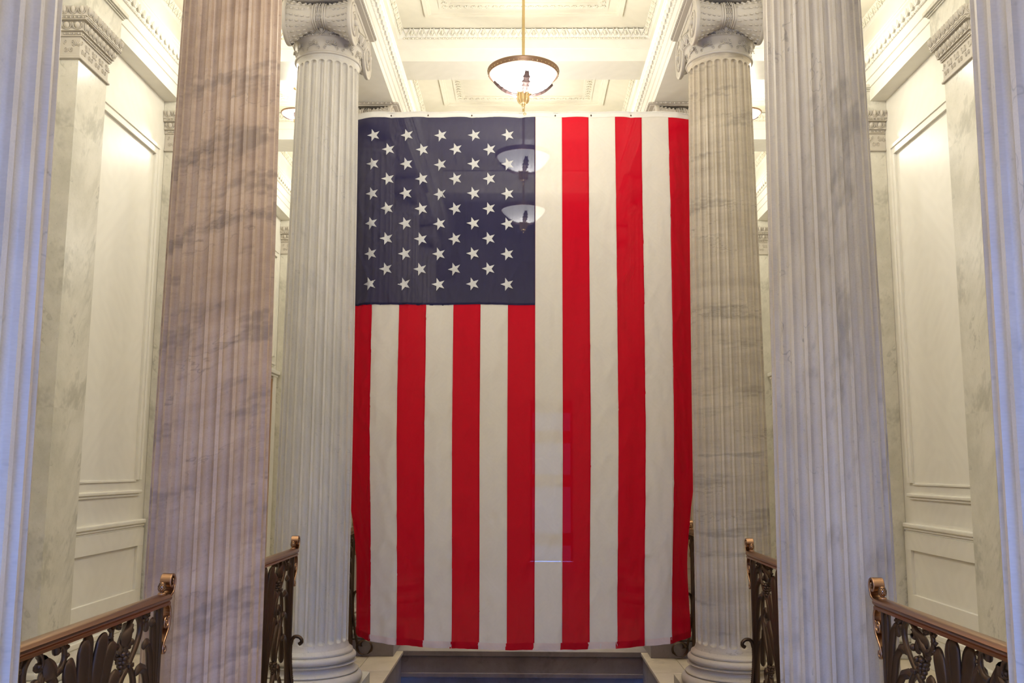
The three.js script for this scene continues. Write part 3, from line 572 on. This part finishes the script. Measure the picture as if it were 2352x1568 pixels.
function makeRailing(nave) {               // nave = +1 or -1: the local z side that faces the stair well
  const g = new THREE.Group();
  const prof = [[-0.036, 0], [0.036, 0], [0.036, 0.012], [0.030, 0.016], [0.040, 0.026], [0.041, 0.036], [0.030, 0.047], [0.012, 0.052], [-0.012, 0.052], [-0.030, 0.047], [-0.041, 0.036], [-0.040, 0.026], [-0.030, 0.016], [-0.036, 0.012]];
  part('handrail', toCreasedNormals(new THREE.ExtrudeGeometry(new THREE.Shape(prof.map(([z, y]) => V2(z, y))), { depth: 2 * RH + 0.08, bevelEnabled: false }).rotateY(Math.PI / 2).translate(-RH - 0.02, RT - 0.052, 0), 0.75), bronze, g);
  part('bottom_rail', round(-RH, RH, 0.075, 0.11, -0.018, 0.018, 0.004), patina, g);
  for (const s of [-1, 1]) part('post', round(s * RH - 0.013, s * RH + 0.013, 0.0, RT - 0.05, -0.02, 0.02, 0.004), patina, g);
  // scroll on the end of the handrail, with a pine cone in its lap
  const sx = RH + 0.098, sy = RT + 0.052;
  const sc = [V3(RH + 0.03, RT - 0.018, 0), V3(RH + 0.08, RT - 0.014, 0), V3(RH + 0.12, RT + 0.002, 0), ...spiralPoints(sx, sy, 0.043, 0.013, -0.75, Math.PI * 2.3, 40)];
  const scroll = part('end_scroll', ribbon(new THREE.CatmullRomCurve3(sc).getPoints(110).map((p) => V2(p.x, p.y)), 0.054, 0.009), bronze, g);
  part('scroll_eye', new THREE.CylinderGeometry(0.010, 0.010, 0.06, 12).rotateX(Math.PI / 2).translate(sx, sy, 0), bronze, scroll);
  const cx = RH + 0.028, cs = 0.74;
  const cone = part('pine_cone', lathe([[0.003, 0.078], [0.014, 0.07], [0.022, 0.056], [0.026, 0.04], [0.024, 0.026], [0.015, 0.016], [0.013, 0.012], [0.024, 0.009], [0.026, 0.003], [0.026, -0.006]], 18).scale(cs, cs, cs).translate(cx, RT, 0), bronze, g);
  const scales = []; for (let r = 0; r < 6; r++) for (let k = 0; k < 10; k++) { const y = 0.024 + r * 0.0088, rad = 0.0255 * Math.sqrt(Math.max(0.05, 1 - Math.pow((y - 0.042) / 0.036, 2))); scales.push(new THREE.OctahedronGeometry(0.0048, 0).scale(1, 1.15, 0.7).translate(0, y, rad).rotateY((k + (r % 2) / 2) / 10 * TAU)); }
  part('cone_scales', mergeGeometries(scales).scale(cs, cs, cs).translate(cx, RT, 0), patina, cone);
  // bracket under the end: a C curve with a scroll inside and a small scroll at its foot
  const br = [V3(RH + 0.03, RT - 0.055, 0), V3(RH + 0.07, RT - 0.05, 0), V3(RH + 0.098, RT - 0.075, 0), V3(RH + 0.104, RT - 0.12, 0), V3(RH + 0.092, RT - 0.168, 0), V3(RH + 0.062, RT - 0.205, 0), V3(RH + 0.036, RT - 0.235, 0), V3(RH + 0.026, RT - 0.262, 0), ...spiralPoints(RH + 0.048, RT - 0.262, 0.022, 0.008, Math.PI * 0.95, Math.PI * 2.9, 16)];
  const bracket = part('end_bracket', ribbon(new THREE.CatmullRomCurve3(br).getPoints(70).map((p) => V2(p.x, p.y)), 0.046, 0.011), bronze, g);
  part('bracket_scroll', ribbon(spiralPoints(RH + 0.062, RT - 0.135, 0.034, 0.012, Math.PI * 0.2, -Math.PI * 2.4, 34).map((p) => V2(p.x, p.y)), 0.04, 0.009), bronze, bracket);
  part('bracket_eye', new THREE.SphereGeometry(0.013, 10, 8).scale(1, 1, 1.9).translate(RH + 0.062, RT - 0.135, 0), bronze, bracket);
  // brace that leans to the well side, scrolled at both ends
  const L = [[0.078, 0.595], [0.098, 0.61], [0.096, 0.632], [0.074, 0.650], [0.044, 0.650], [0.024, 0.63], [0.015, 0.59], [0.014, 0.53], [0.018, 0.46], [0.027, 0.37], [0.04, 0.28], [0.056, 0.19], [0.072, 0.12]], sp = [];
  for (let i = 0; i <= 26; i++) { const t = i / 26, a = Math.PI * 1.02 + t * Math.PI * 1.9, r = 0.082 - 0.026 * t; sp.push([0.152 + r * Math.cos(a), 0.1 + r * Math.sin(a)]); }
  const brace = part('brace', taperTube([...L, ...sp].map(([z, y]) => V3(RH - 0.004, y, nave * z)), [0.014, 0.013, 0.014, 0.017, 0.03], 8, 150), patina, g);
  part('brace_beads', mergeGeometries(L.slice(2).flatMap(([z, y], i, arr) => { const q = arr[Math.min(i + 1, arr.length - 1)]; return [0, 0.17, 0.33, 0.5, 0.67, 0.83].map((t) => new THREE.SphereGeometry(0.0055, 5, 4).translate(RH - 0.004, y + (q[1] - y) * t, nave * (z + (q[0] - z) * t + 0.011))); })), patina, brace);
  // central palmette
  const B = RT - 0.05, pal = new THREE.Group(); pal.name = 'palmette'; g.add(pal);
  for (const k of [-4, 4, -3, 3, -2, 2, -1, 1, 0]) {
    const a = Math.abs(k), s = Math.sign(k), dx = [0, 0.088, 0.195, 0.262, 0.285][a], yt = B - [0.004, 0.018, 0.078, 0.215, 0.40][a], yb = 0.42 - a * 0.02, w = [0.044, 0.054, 0.052, 0.044, 0.034][a], zf = [0.012, 0.016, 0.008, 0.0, -0.006][a];
    part('petal', petal(a ? [[s * 0.012 * a, yb], [s * dx * 0.30, yb + (yt - yb) * 0.40], [s * dx * 0.62, yb + (yt - yb) * 0.74, zf * 0.5], [s * dx * 0.88, yb + (yt - yb) * 0.93, zf], [s * dx * 1.08, yt, zf + 0.006]] : [[0, yb], [0, yb + 0.3], [0, yb + 0.55], [0, yt, -0.006]], w, 0.018), patina, pal);
  }
  // half palmettes against the posts, scrollwork with grapes between
  for (const s of [-1, 1]) {
    const hp = new THREE.Group(); hp.name = 'half_palmette'; g.add(hp);
    const sw = new THREE.Group(); sw.name = 'scrollwork'; g.add(sw);
    [[0.705, B - 0.004, 0.017], [0.612, B - 0.062, 0.024], [0.55, B - 0.15, 0.024], [0.492, B - 0.25, 0.024], [0.475, B - 0.40, 0.022], [0.48, B - 0.56, 0.02]].forEach(([tx, yt, w], i) => {
      const px = RH - 0.02, yb = 0.30 - i * 0.02, d = px - tx;
      part('petal', petal(i ? [[s * px, yb], [s * (px - d * 0.10), yb + (yt - yb) * 0.45], [s * (px - d * 0.34), yb + (yt - yb) * 0.80], [s * (px - d * 0.66), yt - 0.018, 0.006], [s * (px - d * 1.0), yt + 0.002, 0.012], [s * (px - d * 1.22), yt - 0.016, 0.014]] : [[s * px, yb], [s * px, yb + 0.3], [s * tx, yt]], w, 0.014), patina, hp);
    });
    const P = (x, y, z = 0) => V3(s * x, B + y, z), tube = (list, r, flat = 1.3) => part('scroll', taperTube(list, r, 8, list.length * 6, flat), patina, sw);
    const leaf = (name, pts, w, h = 0.014) => part(name, petal(pts.map(([x, y, z = 0]) => [s * x, B + y, z]), w, h, 0.004, 16), patina, sw);
    tube([P(0.40, -0.215), P(0.44, -0.175), P(0.485, -0.125), P(0.505, -0.085), P(0.498, -0.04), P(0.462, -0.008), P(0.415, -0.008), P(0.385, -0.03), P(0.378, -0.055), P(0.392, -0.068), P(0.404, -0.058)], [0.010, 0.012, 0.014, 0.016, 0.015, 0.012, 0.016]);
    part('knob', new THREE.SphereGeometry(0.017, 10, 8).translate(s * 0.412, B - 0.115, 0), patina, sw);
    leaf('leaf_cap', [[0.375, -0.03], [0.345, -0.065, 0.008], [0.325, -0.10, 0.012], [0.318, -0.128, 0.01]], 0.05, 0.022);
    leaf('leaf_tip', [[0.33, -0.06], [0.295, -0.105], [0.272, -0.145, 0.01]], 0.016, 0.01); leaf('leaf_tip', [[0.35, -0.07], [0.372, -0.105], [0.378, -0.14, 0.01]], 0.018, 0.01);
    leaf('leaf_tip', [[0.34, -0.08], [0.325, -0.12, 0.014], [0.318, -0.155, 0.016]], 0.02, 0.01);
    part('grape_cluster', grapes.clone().scale(1.15, 1.1, 1.2).translate(s * 0.322, B - 0.15, 0), patina, sw);
    tube([P(0.262, -0.03), P(0.272, -0.016), P(0.255, -0.006), P(0.225, -0.012), P(0.206, -0.04), P(0.206, -0.075), P(0.228, -0.10), P(0.27, -0.112)], [0.017, 0.015, 0.010, 0.010, 0.012, 0.012]);
    for (const [x, y] of [[0.2, -0.03], [0.196, -0.062], [0.21, -0.096]]) leaf('leaf_tip', [[x + 0.012, y + 0.008], [x - 0.008, y], [x - 0.02, y + 0.012]], 0.010, 0.008);
    part('knob', merge([new THREE.SphereGeometry(0.018, 8, 6).translate(s * 0.548, B - 0.022, 0), new THREE.SphereGeometry(0.015, 8, 6).translate(s * 0.57, B - 0.012, 0.006), new THREE.SphereGeometry(0.015, 8, 6).translate(s * 0.535, B - 0.045, 0), new THREE.SphereGeometry(0.013, 8, 6).translate(s * 0.566, B - 0.042, 0.004)]), patina, sw);
    leaf('leaf_tip', [[0.56, -0.04], [0.575, -0.07], [0.572, -0.10]], 0.014, 0.01); leaf('leaf_tip', [[0.56, -0.02], [0.585, -0.02], [0.6, -0.035]], 0.012, 0.008);
    part('collar', round(s * 0.402 - 0.024, s * 0.402 + 0.024, B - 0.226, B - 0.206, -0.018, 0.018, 0.005), patina, sw);
    // ring scroll under the collar, then a long S and leaves down to the bottom rail
    tube([P(0.39, -0.225), P(0.335, -0.255), P(0.298, -0.30), P(0.285, -0.36), P(0.305, -0.42), P(0.355, -0.445), P(0.405, -0.425), P(0.425, -0.375), P(0.405, -0.33), P(0.37, -0.325), P(0.352, -0.355), P(0.372, -0.378)], [0.011, 0.015, 0.015, 0.014, 0.012, 0.011, 0.015]);
    tube([P(0.41, -0.225), P(0.45, -0.27), P(0.468, -0.34), P(0.462, -0.43), P(0.42, -0.53), P(0.365, -0.62), P(0.335, -0.71), P(0.345, -0.80), P(0.39, -0.845), P(0.44, -0.825), P(0.45, -0.775), P(0.42, -0.75), P(0.398, -0.775)], [0.011, 0.015, 0.015, 0.014, 0.012, 0.011, 0.015]);
    leaf('leaf_cap', [[0.33, -0.44], [0.3, -0.53], [0.28, -0.62], [0.285, -0.70]], 0.032, 0.016); leaf('leaf_cap', [[0.44, -0.48], [0.47, -0.57], [0.5, -0.66], [0.505, -0.75]], 0.03, 0.016);
    leaf('leaf_cap', [[0.3, -0.78], [0.27, -0.85], [0.25, -0.93], [0.262, -1.0]], 0.03, 0.014); leaf('leaf_tip', [[0.44, -0.83], [0.5, -0.9], [0.53, -1.0]], 0.026, 0.012);
    part('grape_cluster', grapes.clone().translate(s * 0.285, B - 0.71, 0), patina, sw);
    tube([P(0.05, -0.85), P(0.12, -0.89), P(0.2, -0.95), P(0.23, -1.03), P(0.2, -1.095), P(0.14, -1.1), P(0.11, -1.05), P(0.14, -1.01), P(0.165, -1.035)], [0.012, 0.014, 0.013, 0.011, 0.014]);
  }
  part('palmette_base', merge([new THREE.SphereGeometry(0.05, 14, 10).scale(1, 0.7, 0.5).translate(0, 0.38, 0), petal([[0, 0.38], [0, 0.25], [0, 0.11]], 0.045, 0.016, 0.004, 10)]), patina, g);
  return g;
}
const railL = makeRailing(1), railR = makeRailing(-1);
const RAILD = [3.875, 6.47, 9.04];
for (const s of [-1, 1]) RAILD.forEach((d, i) => {
  const o = copyOf(s < 0 ? railL : railR, 'bronze_railing', [s * AX, 0, -d], Math.PI / 2), side = s < 0 ? 'left' : 'right';
  // seen along x from the well, local z points to +x after the turn
  tag(o, i === 0 ? `large bronze railing with palmette and grapes at the lower ${side} corner` : i === 1 ? `foreshortened bronze railing between the ${s < 0 ? 'rosy and the pale grey' : 'grey and the sand coloured'} column` : `dark sliver of railing between the flag and its ${side} column`, 'railing');
});

// ---------------------------------------------------------------- the flag, sewn from stripes, canton, stars, heading and hems
const FD = 8.16, SW = 0.2453, FX = -1.603, FTOP = EYE + 3.225, FH = 4.76, CANT = EYE + 1.455;
const fn = createNoise2D(mulberry(17)), fm = createNoise2D(mulberry(29));
function cloth(u, v, lift = 0) {           // u in stripes from the left, v from 0 at the heading to 1 at the hem
  let x = (FX + SW * u) * (1 - 0.034 * smooth(0.55, 1, v)), y = FTOP - FH * v, z = 0;
  const edge = Math.max(0, 1 - u) + Math.max(0, u - 12), curl = u < 6.5 ? smooth(0.62, 0.86, v) : (smooth(0.6, 0.84, v) - 0.4 * smooth(0.86, 1, v)) * 0.85;
  const sgn = u < 6.5 ? 1 : -1;
  x += sgn * SW * edge * (0.02 + (u < 6.5 ? 0.27 : 0.30) * curl * (0.55 + 0.45 * edge));
  z -= 0.02 * edge + edge * edge * (0.03 + 0.15 * curl);
  if (edge > 0) z += 0.035 * Math.sin(edge * 5.0 + v * 3) * (0.3 + curl);
  const c = (u - 6.5) / 6.5, hang = smooth(0, 0.1, v);
  z -= 0.05 * c * c * v + 0.10 * Math.pow(Math.abs(c), 5) * v;
  y += 0.075 * Math.pow(Math.abs(c), 2.6) * smooth(0.75, 1, v);
  z += hang * (0.020 * fn(u * 0.55, v * 1.1) + 0.013 * fn(u * 1.0 + 9 + v * 1.5, v * 2.2 + u * 0.25));
  const rid = 1 - Math.abs(fm(u * 0.9 - v * 5.0, v * 4.0 + u * 0.45));
  z += hang * 0.020 * Math.pow(rid, 5) * (0.45 + 0.55 * Math.abs(c));
  const rid2 = 1 - Math.abs(fn(u * 1.1 + 30 - v * 9, v * 5.5 + u * 0.5));
  z += hang * 0.011 * Math.pow(rid2, 7) * smooth(0.2, 0.7, Math.abs(c) * 0.7 + v * 0.5);
  z += hang * 0.0035 * fm(u * 2.2 + v * 3, v * 20 - u * 1.2) + 0.0016 * fn(u * 5 + v * 8, v * 44);
  // small tucks under the stitches of the heading
  for (const p of [1.55, 2.95, 4.6, 6.42, 7.75, 9.1, 10.6]) { const k = (u - p) / 0.12; z -= 0.012 * Math.exp(-k * k) * Math.exp(-v * 14) * smooth(0, 0.02, v + 0.02); y -= 0.0; }
  const sag = 0.012 * Math.pow(Math.abs(Math.sin((u + 0.4) * Math.PI / 1.5)), 2) * (1 - smooth(0, 0.08, v));
  return V3(x, y - sag * 0.6 - 0.010 * Math.pow(Math.abs(c), 7) * (1 - smooth(0, 0.1, v)), -FD + z + lift);
}
function sheet(u0, u1, v0, v1, nu, nv, lift = 0) {
  const pos = [], idx = [], uv = [];
  for (let j = 0; j <= nv; j++) for (let i = 0; i <= nu; i++) { const u = u0 + (u1 - u0) * i / nu, v = v0 + (v1 - v0) * j / nv, p = cloth(u, v, lift); pos.push(p.x, p.y, p.z); uv.push(u * SW, (1 - v) * FH); }
  for (let j = 0; j < nv; j++) for (let i = 0; i < nu; i++) { const a = j * (nu + 1) + i, b = a + nu + 1; idx.push(a, b, a + 1, a + 1, b, b + 1); }
  const g = new THREE.BufferGeometry(); g.setAttribute('position', new THREE.Float32BufferAttribute(pos, 3)); g.setAttribute('uv', new THREE.Float32BufferAttribute(uv, 2)); g.setIndex(idx); g.computeVertexNormals(); return g;
}
const weave = texture(256, 256, (u, v) => { const A = u * TAU, B = v * TAU, k = 248 + 1.5 * pn(Math.cos(A) * 2 + Math.sin(B) * 2, Math.sin(A) * 2 + Math.cos(B) * 2) + 2.5 * pn(u * 97 + 40, v * 97); return [k, k, k]; }, { repeat: [2, 2] });
const fabric = (r, g, b, through, rough = 0.93, open = 0.955) => new THREE.MeshPhysicalMaterial({ map: weave, color: new THREE.Color(r / 255, g / 255, b / 255).convertSRGBToLinear(), roughness: rough, transmission: through, thickness: 0, specularIntensity: 0.1, side: THREE.DoubleSide, transparent: true, opacity: open });
const redCloth = fabric(196, 4, 33, 0.38, 0.95, 0.98), whiteCloth = fabric(225, 218, 203, 0.40), blueCloth = fabric(48, 46, 76, 0.30, 0.9, 0.94), starCloth = fabric(240, 238, 228, 0.3), canvas = fabric(232, 228, 214, 0.15), hemRed = fabric(190, 20, 36, 0.2), hemWhite = fabric(226, 206, 190, 0.2);
const flag = thing('flag', [0, 0, 0]);
tag(flag, 'huge red, white and blue striped flag hanging between the columns, star canton at upper left', 'flag');
const CV = (FTOP - CANT) / FH;
part('canton', sheet(0, 7, 0, CV, 150, 130), blueCloth, flag);
for (let k = 0; k < 13; k++) {
  const v0 = k < 7 ? CV : 0, red = k % 2 === 0;
  const s = part('stripe', sheet(k, k + 1, v0, 1, k === 0 || k === 12 ? 22 : 10, k < 7 ? 110 : 160), red ? redCloth : whiteCloth, flag);
  part('hem', sheet(k - 0.07, k + 0.97, 0.9885, 1.0005, 8, 2, 0.004), red ? hemRed : hemWhite, s);
  if (k > 0) part('seam', sheet(k - 0.035, k + 0.01, k === 7 ? 0 : v0, 0.99, 1, 100, -0.003), red ? whiteCloth : redCloth, s);
}
part('seam', sheet(0, 7, CV - 0.004, CV + 0.001, 40, 1, -0.003), blueCloth, flag);
for (let row = 0; row < 11; row++) for (let k = 0; k < (row % 2 ? 4 : 5); k++) {
  const cu = 0.915 + k * 1.265 + (row % 2 ? 0.58 : 0), cv = (0.181 + row * 0.1403) / FH, pos = [], idx = [], R = 0.063, q = cloth(cu, cv, 0.011);
  pos.push(q.x, q.y, q.z);
  for (let i = 0; i < 10; i++) { const a = Math.PI + i * Math.PI / 5, r = i % 2 ? R * 0.40 : R, p = cloth(cu + r * Math.cos(a) / SW, cv + r * Math.sin(a) / FH, 0.009); pos.push(p.x, p.y, p.z); idx.push(0, 1 + (i + 1) % 10, 1 + i); }
  const g = new THREE.BufferGeometry(); g.setAttribute('position', new THREE.Float32BufferAttribute(pos, 3)); g.setAttribute('uv', new THREE.Float32BufferAttribute(pos.filter((_, i) => i % 3 < 2), 2)); g.setIndex(idx); g.computeVertexNormals();
  part('star', g, starCloth, flag);
}
{
  const head = part('heading', sheet(-0.02, 13.02, -0.0102, 0.0012, 150, 3, 0.006), canvas, flag);
  part('heading_rope', new THREE.TubeGeometry(new THREE.CatmullRomCurve3(Array.from({ length: 40 }, (_, i) => cloth(-0.02 + 13.04 * i / 39, -0.0085, 0))), 80, 0.006, 6), canvas, head);
  for (const u of [1.55, 2.95, 4.6, 7.75, 9.1, 10.6]) { const p = cloth(u, -0.003, 0.010); part('stitch', new THREE.SphereGeometry(0.006, 6, 5).scale(1, 1.6, 0.6).translate(p.x, p.y, p.z), patina, head); }
  const p = cloth(6.6, -0.0058, 0.010); part('grommet', new THREE.TorusGeometry(0.0105, 0.004, 6, 16).translate(p.x, p.y, p.z), brass, head);
}

renderer.render(scene, camera);
